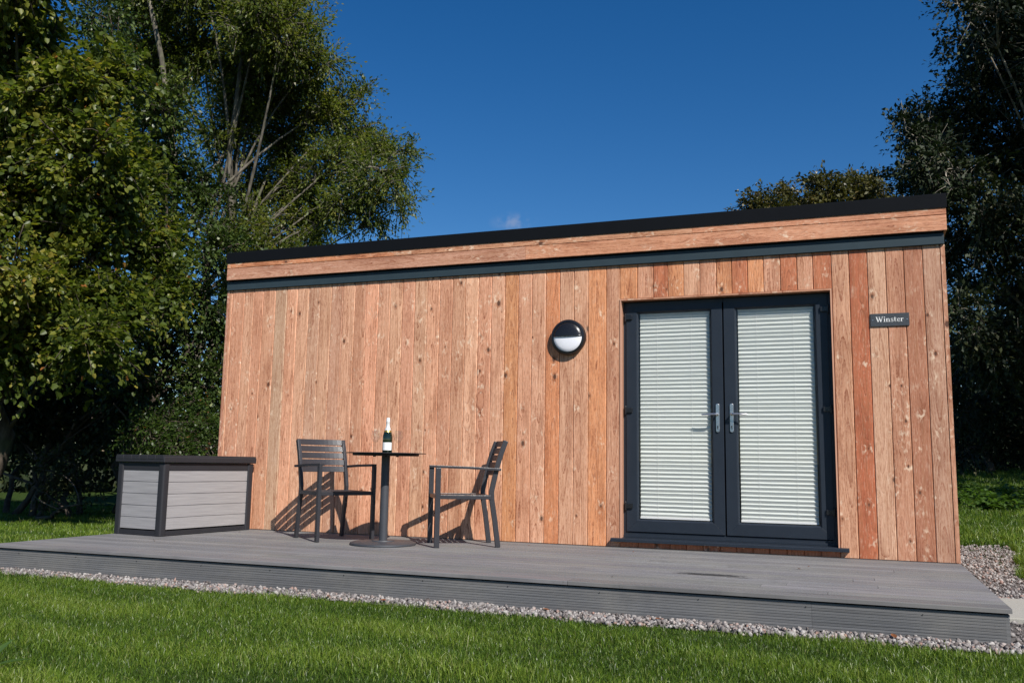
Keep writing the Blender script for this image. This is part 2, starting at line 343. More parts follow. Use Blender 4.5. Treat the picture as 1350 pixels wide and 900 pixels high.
# gravel bed : front strip and side path
DX0, DX1, DY = -.187, 7.129, -2.437
def in_gravel(x, y):
    edge = -2.665 + .035*np.sin(x*2.3) + .022*np.sin(x*7.1+1) + .012*np.sin(x*17.)
    front = (y > edge) & (y < DY+.02) & (x > -2.2) & (x < 8.9)
    rx = 7.62 + .10*np.sin(y*1.3) + .04*np.sin(y*4.1) + .55*sstep((y-1.2)/2.6)
    rx = np.where(y < 0.75, 8.9, rx)
    side = (x > 7.10) & (x < rx) & (y > DY-.05) & (y < 4.35+.12*np.sin(x*5))
    left = (x > -.42) & (x < DX0+.02) & (y > DY-.02) & (y < 3)
    return front | side | left
g = MB()
g.add([(-2.25, -2.64, -.196), (9.0, -2.64, -.196), (9.0, -2.3, -.196), (-2.25, -2.3, -.196)], [(0, 1, 2, 3)])
g.add([(7.0, -2.3, -.198), (7.65, -2.3, -.198), (7.65, 3.9, -.198), (7.0, 3.9, -.198)], [(0, 1, 2, 3)])
g.add([(7.65, -2.3, -.196), (9.0, -2.3, -.196), (9.0, .7, -.196), (7.65, .7, -.196)], [(0, 1, 2, 3)])
tag(g.build('path', M['bed']), kind='structure')
# stones
import bmesh
b = bmesh.new(); bmesh.ops.create_icosphere(b, subdivisions=1, radius=1); ico = np.array([v.co[:] for v in b.verts]); icf = np.array([[v.index for v in f.verts] for f in b.faces]); b.free()
def rand_rot(n):
    q = rng.normal(size=(n, 4)); q /= np.linalg.norm(q, axis=1)[:, None]; a, b_, c, d = q.T
    return np.stack([np.stack([1-2*(c*c+d*d), 2*(b_*c-a*d), 2*(b_*d+a*c)], -1), np.stack([2*(b_*c+a*d), 1-2*(b_*b_+d*d), 2*(c*d-a*b_)], -1), np.stack([2*(b_*d-a*c), 2*(c*d+a*b_), 1-2*(b_*b_+c*c)], -1)], 1)
px = rng.uniform(-2.2, 8.9, 80000); py = rng.uniform(-2.85, 4.5, 80000)
keep = in_gravel(px, py) & ((py < -2.3) | (rng.random(80000) < .8)) & ~((px > -.1) & (px < 7.1) & (py > DY)); px, py = px[keep], py[keep]
# extra density in the front strip
qx = rng.uniform(-2.2, 8.9, 14000); qy = rng.uniform(-2.85, -2.40, 14000); kk = in_gravel(qx, qy); px = np.r_[px, qx[kk]]; py = np.r_[py, qy[kk]]
slabm = (px > 7.2) & (px < 8.02) & (py > -1.58) & (py < -.58); px, py = px[~slabm], py[~slabm]
n = len(px); sz = rng.uniform(.006, .0155, n)*np.where(rng.random(n) < .12, 1.45, 1.)
L = ico[None]*(1+rng.normal(0, .24, (n, 12, 1)))*sz[:, None, None]*rng.uniform(.55, 1.15, (n, 1, 3))
L = np.einsum('nij,nkj->nki', rand_rot(n), L)
L += np.stack([px, py, np.maximum(gz(px, py), -.2)+rng.uniform(.0, .022, n)], -1)[:, None]
F = (icf[None]+np.arange(n)[:, None, None]*12).reshape(-1, 3)
tag(np_mesh('gravel', L.reshape(-1, 3), F, M['stone'], attrs={'tone': ('FLOAT', np.repeat(rng.random(n), 12))}), 'pale pinkish grey gravel strip along the deck and the cabin side', 'gravel', kind='stuff')

# grass
def blades(n, x, y, h, wd, lean, tone):
    z = gz(x, y); a = rng.uniform(0, 2*math.pi, n); d = np.stack([np.cos(a), np.sin(a), 0*a], -1)
    la = rng.uniform(0, 2*math.pi, n); ld = np.stack([np.cos(la), np.sin(la), 0*la], -1)*(lean*h)[:, None]
    B = np.stack([x, y, z-.004], -1); U = np.array([0, 0, 1.])
    m1 = B + U*(h*.55)[:, None] + ld*.3; t = B + U*(h*(1-.35*lean))[:, None] + ld
    W = d*wd[:, None]
    V = np.stack([B-W*.5, B+W*.5, m1-W*.42, m1+W*.42, t-W*.04, t+W*.04], 1)
    return V, tone
def scatter(x0, x1, y0, y1, dens):
    n = int((x1-x0)*(y1-y0)*dens); return rng.uniform(x0, x1, n), rng.uniform(y0, y1, n)
allV = []; allT = []
def field(x, y, hmin, hmax, w0):
    global allV, allT
    n = len(x); cl = .5+.5*np.sin(x*3.1+np.sin(y*2.3)*1.5)*np.sin(y*4.3+1.+np.sin(x*1.1)) ; cl2 = .5+.5*np.sin(y*11+x*1.9+np.sin(x*3))
    h = rng.uniform(hmin, hmax, n)*(.7+.45*cl+.12*cl2); long_ = rng.random(n) < .03; h = np.where(long_, h*1.6, h)
    shade_band = np.sin(y*7.3+.35*x+1.2*np.sin(x*.9)+.6*np.sin(x*2.7+y*3)); wear = np.sin(x*1.7+2.1*np.sin(y*1.3))*np.sin(y*2.9+1.7*np.sin(x*.8)); tone = np.clip(rng.normal(.42, .25, n)+.10*wear+.22*(cl-.5)+.16*shade_band, 0, .93); h = h*(1+.16*shade_band); tone = np.where(rng.random(n) < .045, rng.uniform(.93, 1, n), tone)  # bands and clumps paint soft shade into the blade tone; wear is turf colour
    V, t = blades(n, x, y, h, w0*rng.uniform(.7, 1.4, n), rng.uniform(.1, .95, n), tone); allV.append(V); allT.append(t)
def front_edge(x): return -2.675 + .035*np.sin(x*2.3) + .022*np.sin(x*7.1+1) + .012*np.sin(x*17.)
x, y = scatter(.8, 8.4, -5.5, -2.6, 11000)
e = front_edge(x)+rng.normal(0, .03, len(x)); m = (y < e); # keep what a camera a step aside could see
ang = np.arctan2(x-CAM[0], y-CAM[1]); m &= (np.hypot(x-CAM[0], y-CAM[1]) > 2.9) & (ang > -1.05) & (ang < .62)
field(x[m], y[m], .026, .050, .0030)
x, y = scatter(-4, .8, -4.6, -2.6, 6500); e = front_edge(x)+rng.normal(0, .02, len(x)); m = (y < e); field(x[m], y[m], .03, .06, .004)
x, y = scatter(-9.5, -.35, -2.9, 5.5, 2300); m = (x < -.42-0*x) & ~in_gravel(x, y) & ((y > front_edge(x)) | True); m &= (y > -2.6) | (x < -4); field(x[m], y[m], .035, .075, .007)
x, y = scatter(7.4, 13.5, -2.6, 4.4, 3200); m = ~in_gravel(x, y) & (x > 7.55) & (y > -2.7) & ((y > .8) | (x > 8.95)); field(x[m], y[m], .07, .15, .0055)
x, y = scatter(7.05, 14, 4.3, 13.5, 2400); m = ~in_gravel(x, y); field(x[m], y[m], .06, .13, .008)
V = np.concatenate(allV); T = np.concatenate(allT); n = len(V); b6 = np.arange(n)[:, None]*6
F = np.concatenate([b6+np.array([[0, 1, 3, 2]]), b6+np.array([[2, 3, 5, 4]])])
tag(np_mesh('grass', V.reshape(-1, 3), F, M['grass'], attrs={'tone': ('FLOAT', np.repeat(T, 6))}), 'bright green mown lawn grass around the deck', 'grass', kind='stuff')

# ------------------------------------------------------------------ deck
deck = thing('garden_deck', 'low grey composite deck with a grooved front edge along the cabin', 'deck', (0, 0, 0))
def plk(axis_u, cu, idn, tint, off):
    return lambda x, y, z: (({'x': x, 'y': y, 'z': z}[axis_u]-cu), off+({'x': z, 'y': x, 'z': x}[axis_u]), idn, tint)
d = MB(); y = DY; i = 0; bw = .140
while y < -.01:
    y1 = min(y+bw, -.004)
    if i == 0: cuts = [DX0, 4.70, DX1]
    else:
        c = rng.uniform(1.2, 3.4); cuts = [DX0] + [c+q for q in (0, 3.6) if c+q < DX1-.4] + [DX1]
    for a, b_ in zip(cuts[:-1], cuts[1:]):
        t = rng.normal(1, .07); tn = (t, t*rng.normal(1, .01), t*rng.normal(1, .015))
        p = plk('y', y+bw/2, rng.uniform(0, 60), tn, rng.uniform(0, 9))
        yy0, yy1 = y, y1-.007
        prof = [(yy0, -.024), (yy1, -.024), (yy1, 0)]
        gcount = 0
        ys = np.linspace(yy1-.012, yy0+.012, 8) if i > 0 else []
        for gy in ys: prof += [(gy+.0035, 0), (gy+.002, -.0016), (gy-.002, -.0016), (gy-.0035, 0)]
        prof += [(yy0, 0)] if i > 0 else [(yy0+.004, 0), (yy0+.001, -.001), (yy0, -.004)]
        d.extrude(prof, 'x', a+.0015, b_-.0015, p)
    y += bw; i += 1
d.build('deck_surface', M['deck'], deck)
# grooved fascia boards
def fascia(name, x0, x1):
    f = MB(); y0 = DY+.016; prof = [(y0+.02, -.185), (y0+.02, -.034), (y0, -.034)]
    for gz_ in np.linspace(-.048, -.172, 9): prof += [(y0, gz_+.0022), (y0+.0022, gz_+.0010), (y0+.0022, gz_-.0010), (y0, gz_-.0022)]
    prof += [(y0, -.185)]
    t = rng.normal(1, .03); f.extrude(prof, 'x', x0, x1, plk('z', -.1, rng.uniform(0, 50), (t, t, t), rng.uniform(0, 9))); return f.build(name, M['fascia'], deck)
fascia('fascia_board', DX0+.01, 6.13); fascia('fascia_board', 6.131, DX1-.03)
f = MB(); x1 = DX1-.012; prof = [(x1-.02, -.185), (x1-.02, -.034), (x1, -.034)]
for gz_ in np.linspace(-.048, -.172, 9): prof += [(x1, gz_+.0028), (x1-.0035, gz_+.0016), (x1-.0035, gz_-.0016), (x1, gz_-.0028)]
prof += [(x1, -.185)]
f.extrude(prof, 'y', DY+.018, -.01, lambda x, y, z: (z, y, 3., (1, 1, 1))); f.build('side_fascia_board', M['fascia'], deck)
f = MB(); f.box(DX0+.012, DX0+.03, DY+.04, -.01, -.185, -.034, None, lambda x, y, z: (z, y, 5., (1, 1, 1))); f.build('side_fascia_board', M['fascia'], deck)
f = MB()
for yy in np.linspace(DY+.06, -.08, 6): f.box(DX0+.05, DX1-.05, yy, yy+.045, -.20, -.028)
f.build('joist', M['gasket'], deck)
for x in np.arange(.1, 7.1, .6):
    s = MB(); s.lathe([(0, .0), (.0035, .0), (.0035, .0015), (0, .0015)], 8, (x, DY+.014, -.06), 'y'); s.build('fascia_screw', M['gasket'], deck)

# ------------------------------------------------------------------ cabin
W_, HC = 7.129, 2.535
cabin = thing('timber_cabin', 'flat-roofed garden cabin clad in vertical larch boards with double doors', 'cabin', (0, 0, 0))
PALE = (.60, .37, .24); PINK = (.56, .315, .20); ORG = (.56, .27, .13); RED = (.42, .155, .075); GREY = (.50, .325, .22); BRN = (.40, .21, .12)
def tint_for(x):
    t = x/7.1
    if t < .25: ch = [PALE, PINK, GREY, PINK, GREY, PALE]
    elif t < .45: ch = [PALE, PINK, ORG, PALE, PINK]
    else: ch = [ORG, PINK, PALE, ORG, PINK]
    c = np.array(ch[rng.integers(len(ch))])*rng.normal(1, .07); c[1:] *= rng.normal(1, .04); return tuple(c)
xs = [.062, .10, .26, .385, .506, .662, .806, .939, 1.08, 1.22, 1.358, 1.495, 1.639, 1.773]
while xs[-1] < 4.2: xs.append(xs[-1]+.1385)
xs[-1] = 4.30; xs.append(4.426)
DOORX0, DOORX1, DTOP = 4.440, 6.243, 2.205
over = [4.426, 4.59, 4.737, 4.868, 5.011, 5.153, 5.299, 5.431, 5.567, 5.702, 5.841, 5.978, 6.108, 6.257]
right = [6.257, 6.396, 6.539, 6.68, 6.819, 6.962, 7.097]
cl = MB()
def vboard(x0, x1, z0, z1, tint):
    c = .0055; e = .0012
    prof = [(x0+e, .022), (x0+e, c), (x0+e+c, 0), (x1-e-c, 0), (x1-e, c), (x1-e, .022)]
    cl.extrude(prof, 'z', z0, z1, plk('x', (x0+x1)/2+rng.normal(0, .02), rng.uniform(0, 90), tint, rng.uniform(0, 20)))
for a, b_ in zip(xs[:-1], xs[1:]): vboard(a, b_, .004, HC, tint_for(a))
for i, (a, b_) in enumerate(zip(over[:-1], over[1:])):
    tt = [ORG, PINK, RED, ORG, PALE, PINK, ORG, RED, ORG, PINK, RED, PINK, RED][i]; 
    vboard(a, b_, DTOP+.018, HC, tuple(np.array(tt)*rng.normal(.97, .05))); vboard(a, b_, .004, .048, tuple(np.array(RED)*rng.normal(1, .06)))
for i, (a, b_) in enumerate(zip(right[:-1], right[1:])):
    tt = [(.50, .30, .19), (.38, .125, .06), (.50, .33, .22), (.44, .245, .155), (.34, .165, .10), (.40, .26, .18)][i]; vboard(a, b_, .004, HC, tt)
cl.box(7.100, W_+.002, -.003, .03, .004, HC, None, plk('x', 7.115, 77., (.44, .25, .16), 3.)); cl.box(.034, .060, -.003, .03, .004, HC, None, plk('x', .05, 71., (.42, .24, .17), 5.))
cl.build('cladding', M['wood'], cabin)
# reveals round the opening
rv = MB(); tk = .012
rv.box(DOORX0-.012, DOORX0, -.006, .14, .049, DTOP+.016, None, plk('y', .03, 31., (.46, .30, .22), 2.))
rv.box(DOORX1, DOORX1+.012, -.006, .14, .049, DTOP+.016, None, plk('y', .03, 32., (.46, .27, .18), 4.))
rv.box(DOORX0+.0005, DOORX1-.0005, -.006, .14, DTOP, DTOP+.015, None, lambda x, y, z: (y, x, 33., (.40, .22, .14)))
rv.build('door_reveal', M['wood'], cabin)
# wall core (with opening), sides, back, floor, ceiling
DEP = 4.6
c = MB(); c.box(.05, DOORX0-.013, .026, .21, -.17, 2.60); c.box(DOORX1+.013, 7.10, .026, .21, -.17, 2.60); c.box(DOORX0-.013, DOORX1+.013, .026, .21, DTOP+.02, 2.60); c.box(DOORX0-.013, DOORX1+.013, .026, .21, -.17, .046)
c.build('wall_core', M['interior'], cabin)
sd = MB()
def sideboards(xo, sgn):
    y = .03
    while y < DEP-.05:
        y1 = min(y+.1385, DEP); t = tint_for(3)
        cl_ = .005; prof = [(xo-sgn*.02, y+.001), (xo-sgn*cl_, y+.001), (xo, y+.001+cl_), (xo, y1-.001-cl_), (xo-sgn*cl_, y1-.001), (xo-sgn*.02, y1-.001)]
        sd.extrude(prof, 'z', -.10, HC, (lambda yc, idn, tn, of: (lambda X_, Y_, Z_: (Y_-yc, Z_+of, idn, tn)))((y+y1)/2, rng.uniform(0, 80), t, rng.uniform(0, 20)))
        y = y1
sideboards(W_-.002, 1); sideboards(.036, -1)
y = .06
while y < 7.05:
    y1 = min(y+.1385, 7.09); t = tint_for(3); sd.box(y+.001, y1-.001, DEP-.002, DEP+.018, -.10, HC, None, plk('x', (y+y1)/2, rng.uniform(0, 80), t, 2.)); y = y1
sd.build('side_cladding', M['wood'], cabin)
c = MB(); c.box(.057, .16, .212, DEP-.003, -.19, 2.60); c.box(7.0, 7.105, .212, DEP-.003, -.19, 2.60); c.box(.162, 6.998, DEP-.1, DEP-.004, -.19, 2.60); c.box(.162, 6.998, .212, DEP-.102, -.05, .02); c.build('inner_wall', M['interior'], cabin)
# trim, fascia, roof edge
c = MB(); c.box(.040, 7.128, -.024, DEP+.02, 2.537, 2.6275); c.build('trim_band', M['trim'], cabin, bevel=.002)
c = MB()
def hboard(x0, x1, z0, z1, tint, yf=-.058): c.box(x0+.0008, x1-.0008, yf, yf+.022, z0, z1, None, plk('z', (z0+z1)/2, rng.uniform(0, 90), tint, rng.uniform(0, 20)))
hboard(.055, 3.52, 2.642, 2.768, (.46, .27, .185)); hboard(3.52, 7.150, 2.642, 2.768, (.52, .27, .16))
hboard(.055, 2.1, 2.773, 2.84, (.52, .24, .12)); hboard(2.1, 5.1, 2.773, 2.84, (.48, .27, .16)); hboard(5.1, 7.150, 2.773, 2.84, (.50, .245, .14))
for xo in (.055, 7.128): c.box(xo, xo+.022, -.034, DEP+.05, 2.642, 2.84, None, lambda x, y, z: (z, y, 12., (.48, .25, .15)))
c.build('fascia', M['wood'], cabin, bevel=.002)
c = MB(); c.box(.079, 7.126, -.034, DEP+.04, 2.6285, 2.845); c.build('roof_deck', M['black'], cabin)
c = MB(); c.extrude([(-.066, 2.828), (-.066, 2.942), (-.060, 2.948), (.02, 2.948), (.02, 2.90), (-.0605, 2.90), (-.0605, 2.828)][::-1], 'x', .045, 7.158)
c.box(.045, .10, .021, DEP+.08, 2.85, 2.946); c.box(7.10, 7.158, .021, DEP+.08, 2.85, 2.946); c.box(.101, 7.099, .021, DEP+.08, 2.85, 2.905)
c.build('roof_edge', M['black'], cabin)

# ---- door set
dz0, dz1 = .084, DTOP-.004
fr = MB(); F0, F1 = DOORX0+.002, DOORX1-.002; yf = .075
for (a, b_, z0, z1) in ((F0, F0+.042, dz0, dz1), (F1-.042, F1, dz0, dz1)): fr.box(a, b_, yf+.012, yf+.09, z0, z1)
fr.box(F0+.0425, F1-.0425, yf+.012, yf+.09, dz1-.042, dz1); fr.box(F0+.0425, F1-.0425, yf+.012, yf+.09, dz0, dz0+.045)
fr.box(F0, F1, yf-.004, yf+.011, dz0, dz0+.022)
fr.build('door_frame', M['frame'], cabin, bevel=.002)
c = MB(); c.extrude([(-.052, .050), (-.052, .074), (-.046, .079), (.070, .0835), (.15, .0835), (.15, .050)], 'x', 4.353, 6.326); c.build('door_sill', M['frame'], cabin, bevel=.0015)
def leaf(x0, x1, hs, hx):
    """hs: +1 hinge on the left"""
    z0, z1 = .135, 2.192; y0, y1 = .075, .139
    e = bpy.data.objects.new('door', None); col.objects.link(e); e.parent = cabin
    sw = .108
    s = MB(); gx0, gx1, gz0, gz1 = x0+sw, x1-sw, z0+sw, z1-.098
    def ring(o0, o1, o2, o3, i0, i1, i2, i3, ya, yb):
        O = [(o0, o2), (o1, o2), (o1, o3), (o0, o3)]; Q = [(i0, i2), (i1, i2), (i1, i3), (i0, i3)]
        for k_ in range(4):
            a, b_, c_, d_ = O[k_], O[(k_+1) % 4], Q[(k_+1) % 4], Q[k_]
            vs = [(p[0], yy, p[1]) for yy in (ya, yb) for p in (a, b_, c_, d_)]
            s.add(vs, [(0, 1, 2, 3), (7, 6, 5, 4), (0, 4, 5, 1), (1, 5, 6, 2), (2, 6, 7, 3), (3, 7, 4, 0)])
    ring(x0, x1, z0, z1, gx0-.014, gx1+.014, gz0-.014, gz1+.014, y0, y1)
    # sloping glazing bead
    O = [(gx0-.0135, gz0-.0135), (gx1+.0135, gz0-.0135), (gx1+.0135, gz1+.0135), (gx0-.0135, gz1+.0135)]; Q = [(gx0, gz0), (gx1, gz0), (gx1, gz1), (gx0, gz1)]
    for k_ in range(4):
        a, b_, c_, d_ = O[k_], O[(k_+1) % 4], Q[(k_+1) % 4], Q[k_]
        vs = [(a[0], y0+.003, a[1]), (b_[0], y0+.003, b_[1]), (c_[0], y0+.016, c_[1]), (d_[0], y0+.016, d_[1])] + [(p[0], y1-.002, p[1]) for p in (a, b_, c_, d_)]
        s.add(vs, [(0, 1, 2, 3), (7, 6, 5, 4), (0, 4, 5, 1), (2, 6, 7, 3)])
    s.build('sash', M['frame'], e, bevel=.0012)
    g_ = MB(); g_.box(gx0-.01, gx1+.01, .097, .101, gz0-.01, gz1+.01); g_.build('glass', M['glass'], e)
    # pleated blind between the panes
    bl = MB(); P_ = []; nP = 50; bz0, bz1 = gz0+.022, gz1-.012; pitch = (bz1-bz0)/nP
    bx0, bx1 = gx0+.010, gx1-.010
    zs = [bz0+i*pitch/2 for i in range(2*nP+1)]
    sag = rng.normal(0, .0012, 2*nP+1)
    vs = []; fs = []
    for i, z in enumerate(zs):
        yy = .117+(.013 if i % 2 == 0 else 0)
        zz = z + (.006 if i % 2 else 0)+sag[i]
        for xx in np.linspace(bx0, bx1, 9): vs.append((xx, yy, zz + rng.normal(0, .0005)))
    for i in range(2*nP):
        for j in range(8): fs.append((i*9+j, i*9+j+1, i*9+10+j, i*9+9+j))
    bl.add(vs, fs); bl.build('blind', M['blind'], e)
    rl = MB(); rl.box(bx0-.002, bx1+.002, .115, .137, gz0+.006, gz0+.024); rl.build('blind_rail', M['white'], e, bevel=.002)
    rl = MB(); rl.box(bx0-.002, bx1+.002, .115, .139, gz1-.014, gz1-.001); rl.build('blind_rail', M['white'], e, bevel=.002)
    for cx_ in (gx0+.17, gx1-.17):
        cdm = MB(); cdm.tube([(cx_, .1145, gz0+.02), (cx_, .1145, gz1-.01)], .0009, 4); cdm.build('cord', M['white'], e)
    # handle
    hd = MB(); prof = []
    hw, hz0, hz1 = .0155, 1.012, 1.262
    for a in range(0, 181, 20): prof.append((hx+hw*math.cos(R(a)), hz1-hw+hw*math.sin(R(a))))
    for a in range(180, 361, 20): prof.append((hx+hw*math.cos(R(a)), hz0+hw+hw*math.sin(R(a))))
    hd.extrude(prof, 'y', y0-.011, y0-.0003); H = hd.build('handle', M['steel'], e, bevel=.002)
    dr = -hs_dir if False else (-1 if hs < 0 else 1)
    lv = MB(); zc = 1.168; sx = -1 if hx < 5.34 else 1
    lv.tube([(hx, y0-.010, zc), (hx, y0-.045, zc), (hx+sx*.010, y0-.054, zc), (hx+sx*.05, y0-.057, zc+.001), (hx+sx*.10, y0-.055, zc-.002), (hx+sx*.132, y0-.046, zc-.003)], [.0095, .0095, .0095, .0085, .008, .0065], 10)
    lo = lv.build('lever', M['steel'], e, smooth='auto')
    ky = MB(); ky.lathe([(0, .0), (.0065, .0), (.0065, .004), (0, .004)], 14, (hx, y0-.011, 1.062), 'y'); ky.box(hx-.0035, hx+.0035, y0-.014, y0-.011, 1.040, 1.060); ky.build('lock_cylinder', M['gasket'], e)
    # hinges
    hx_ = x0-.002 if hs > 0 else x1+.002
    for zc in (2.055, 1.205, .354):
        q = MB(); a = hx_; q.lathe([(0, -.022), (.0085, -.022), (.0085, .052), (0, .052)], 14, (a-hs*.004, y0-.010, zc-.012), 'z')
        q.box(min(a, a+hs*.058), max(a, a+hs*.058), y0-.017, y0-.001, zc-.018, zc+.026); q.build('hinge', M['lampblack'], e, bevel=.003)
    return e
hs_dir = 0
leaf(4.470, 5.334, 1, 5.284); leaf(5.347, 6.213, -1, 5.404)

# ------------------------------------------------------------------ wall light
wl = thing('wall_light', 'round black bulkhead wall lamp with a white lower half', 'wall light', (3.946, -.001, 1.882))
c = MB(); c.lathe([(.165, .0), (.165, .042), (.158, .052), (.140, .056), (.137, .050), (.0, .050)], 64, (0, 0, 0), 'y'); c.build('body', M['lampblack'], wl, smooth='auto')
def dome(z_lo, z_hi, r, lift, base):
    b_ = MB(); vs = []; fs = []; n_r, n_a = 10, 48
    for i in range(n_r+1):
        rr = r*i/n_r
        for k_ in range(n_a):
            a = 2*math.pi*k_/n_a; x, z = rr*math.cos(a), rr*math.sin(a); z = min(max(z, z_lo), z_hi); d_ = math.hypot(x, z)/r; vs.append((x, -(base+lift*math.sqrt(max(0, 1-d_*d_))), z))
    for i in range(n_r):
        for k_ in range(n_a): fs.append((i*n_a+k_, i*n_a+(k_+1) % n_a, (i+1)*n_a+(k_+1) % n_a, (i+1)*n_a+k_))
    b_.add(vs, fs); return b_
dome(-1, .004, .1365, .022, .0515).build('diffuser', M['opal'], wl, smooth=True)
dome(.002, 1, .1375, .034, .0515).build('eyelid_cover', M['lampblack'], wl, smooth=True)

# ------------------------------------------------------------------ name sign
sg = thing('name_sign', 'small slate plaque reading Winster on the boards right of the doors', 'sign', (6.697, -.001, 1.933))
c = MB(); c.box(-.147, .147, -.010, 0, -.053, .053); c.build('plaque', M['slate'], sg, bevel=.0015)
for sx in (-1, 1): c = MB(); c.lathe([(.0, .012), (.004, .012), (.0045, .010), (.0045, .009)], 12, (sx*.130, 0, 0), 'y'); c.build('screw', M['steel'], sg)
L_ = MB(); LY0, LY1 = -.0115, -.0102
def poly(pts): L_.extrude([(a, b_) for a, b_ in pts], 'y', LY0, LY1)
def rect(x0, x1, z0, z1): poly([(x0, z0), (x1, z0), (x1, z1), (x0, z1)])
def stroke(pts, wds):
    for (p, q), (wa, wb) in zip(zip(pts[:-1], pts[1:]), zip(wds[:-1], wds[1:])):
        dx, dz = q[0]-p[0], q[1]-p[1]; l = math.hypot(dx, dz); nx_, nz_ = -dz/l, dx/l; ex, ez = dx/l*.03, dz/l*.03
        poly([(p[0]-ex+nx_*wa/2, p[1]-ez+nz_*wa/2), (q[0]+ex+nx_*wb/2, q[1]+ez+nz_*wb/2), (q[0]+ex-nx_*wb/2, q[1]+ez-nz_*wb/2), (p[0]-ex-nx_*wa/2, p[1]-ez-nz_*wa/2)])
# unit letters: x-height 1, cap 1.5
def Lw(o):
    stroke([(o+.15, 1.5), (o+.60, 0)], [.26, .20]); stroke([(o+.60, 0), (o+1.0, 1.42)], [.12, .10]); stroke([(o+.85, 1.5), (o+1.30, 0)], [.26, .20]); stroke([(o+1.30, 0), (o+1.72, 1.5)], [.12, .10])
    rect(o-.05, o+.42, 1.44, 1.52); rect(o+.68, o+1.12, 1.44, 1.52); rect(o+1.52, o+1.92, 1.44, 1.52); return 1.95
def Li(o): rect(o+.12, o+.34, 0, .98); rect(o, o+.46, 0, .08); rect(o, o+.2, .9, .98); rect(o+.11, o+.35, 1.22, 1.46); return .55
def Ln(o):
    rect(o+.12, o+.33, 0, .98); rect(o, o+.45, 0, .08); rect(o, o+.2, .9, .98); stroke([(o+.33, .76), (o+.5, .92), (o+.66, .93), (o+.80, .80), (o+.82, .6)], [.10, .14, .18, .21, .21]); rect(o+.715, o+.925, 0, .65); rect(o+.60, o+1.05, 0, .08); return 1.13
def Ls(o): stroke([(o+.62, .78), (o+.5, .93), (o+.32, .95), (o+.17, .84), (o+.18, .66), (o+.38, .52), (o+.58, .40), (o+.66, .24), (o+.55, .08), (o+.34, .03), (o+.16, .08), (o+.08, .24)], [.1, .1, .11, .14, .17, .20, .20, .16, .12, .1, .1, .1]); return .80
def Lt(o): rect(o+.16, o+.37, .14, 1.28); rect(o, o+.62, .9, .98); stroke([(o+.265, .2), (o+.36, .06), (o+.5, .05), (o+.62, .15)], [.2, .14, .1, .06]); return .70
def Le(o): stroke([(o+.14, .54), (o+.72, .54), (o+.70, .76), (o+.55, .93), (o+.36, .93), (o+.2, .78), (o+.16, .5), (o+.22, .22), (o+.40, .06), (o+.58, .07), (o+.75, .24)], [.08, .08, .14, .1, .1, .15, .22, .2, .14, .1, .07]); return .88
def Lr(o): rect(o+.12, o+.33, 0, .98); rect(o, o+.47, 0, .08); rect(o, o+.2, .9, .98); stroke([(o+.33, .7), (o+.48, .9), (o+.64, .9), (o+.70, .80)], [.1, .13, .17, .2]); return .80
o_ = 0
for fn in (Lw, Li, Ln, Ls, Lt, Le, Lr): o_ += fn(o_)+.05
lsc = .212/o_; L_.v = [((a-o_/2)*lsc, b_, (c_-.62)*lsc*1.0) for a, b_, c_ in L_.v]
L_.build('lettering', M['letter'], sg)

# ------------------------------------------------------------------ storage box
bx = thing('storage_box', 'grey and black plastic storage box with a plank pattern at the deck end', 'storage box', (.425, -1.225, 0), R(-6.6))
BW, BD, BH = .615, 1.15, .665     # local: x from -BW to 0, y from 0 to BD
def grooved(name, ax, face, a0, a1, sg_):
    m_ = MB(); zs = np.linspace(.055, .60, 6); prof = []
    t = .012
    pts = []
    for i in range(5):
        z0, z1 = zs[i], zs[i+1]; pts += [(0, z0+.005), (0, z1-.004)]
        if i < 4: pts += [(.006, z1-.0015), (.006, z1+.002)]
    poly_ = [(face-sg_*0+(-sg_)*p, z) for p, z in pts]+[(face-sg_*.02, zs[-1]), (face-sg_*.02, zs[0])]
    m_.extrude(poly_, 'y' if ax == 'x' else 'x', a0, a1); return m_.build(name, M['panel'], bx)
grooved('side_panel', 'x', -.010, .045, BD-.045, 1); grooved('side_panel', 'x', -BW+.010, .045, BD-.045, -1)
grooved('end_panel', 'y', .010, -BW+.045, -.045, -1); grooved('end_panel', 'y', BD-.010, -BW+.045, -.045, 1)
for cx, cy in ((0, 0), (-BW, 0), (0, BD), (-BW, BD)):
    c = MB(); ax_ = cx+(-.034 if cx == 0 else .034); ay = cy+(.034 if cy == 0 else -.034); rr = .038; prof = []
    for a in range(0, 360, 15):
        ca, sa = math.cos(R(a)), math.sin(R(a)); p = .5; prof.append((ax_+rr*math.copysign(abs(ca)**p, ca), ay+rr*math.copysign(abs(sa)**p, sa)))
    c.extrude(prof, 'z', .003, .668); c.build('corner_post', M['resin'], bx, bevel=.002)
c = MB(); c.box(-BW+.03, -.03, .004, BD-.004, .003, .048); c.box(-BW+.004, -.004, .03, BD-.03, .0045, .0465); c.build('base_rail', M['resin'], bx)
c = MB(); c.box(-BW+.035, -.035, .006, .03, .598, .668); c.box(-BW+.035, -.035, BD-.03, BD-.006, .598, .668); c.box(-.03, -.006, .035, BD-.035, .598, .668); c.box(-BW+.006, -BW+.03, .035, BD-.035, .598, .668); c.build('top_rail', M['resin'], bx, bevel=.002)
c = MB(); c.box(-BW+.045, -.045, .045, BD-.045, .05, .60); c.build('liner', M['gasket'], bx)
c = MB()
c.box(-BW-.022, .022, -.022, BD+.022, .672, .728)
c.build('lid', M['resin'], bx, bevel=.008)
c = MB(); n = 6; ww = (BW+.03)/n
for i in range(n):
    a = -BW-.015+i*ww; c.box(a+.0045, a+ww-.0045, -.0245, BD+.0245, .700, .742)
c.build('lid_slat', M['resin'], bx, bevel=.004)

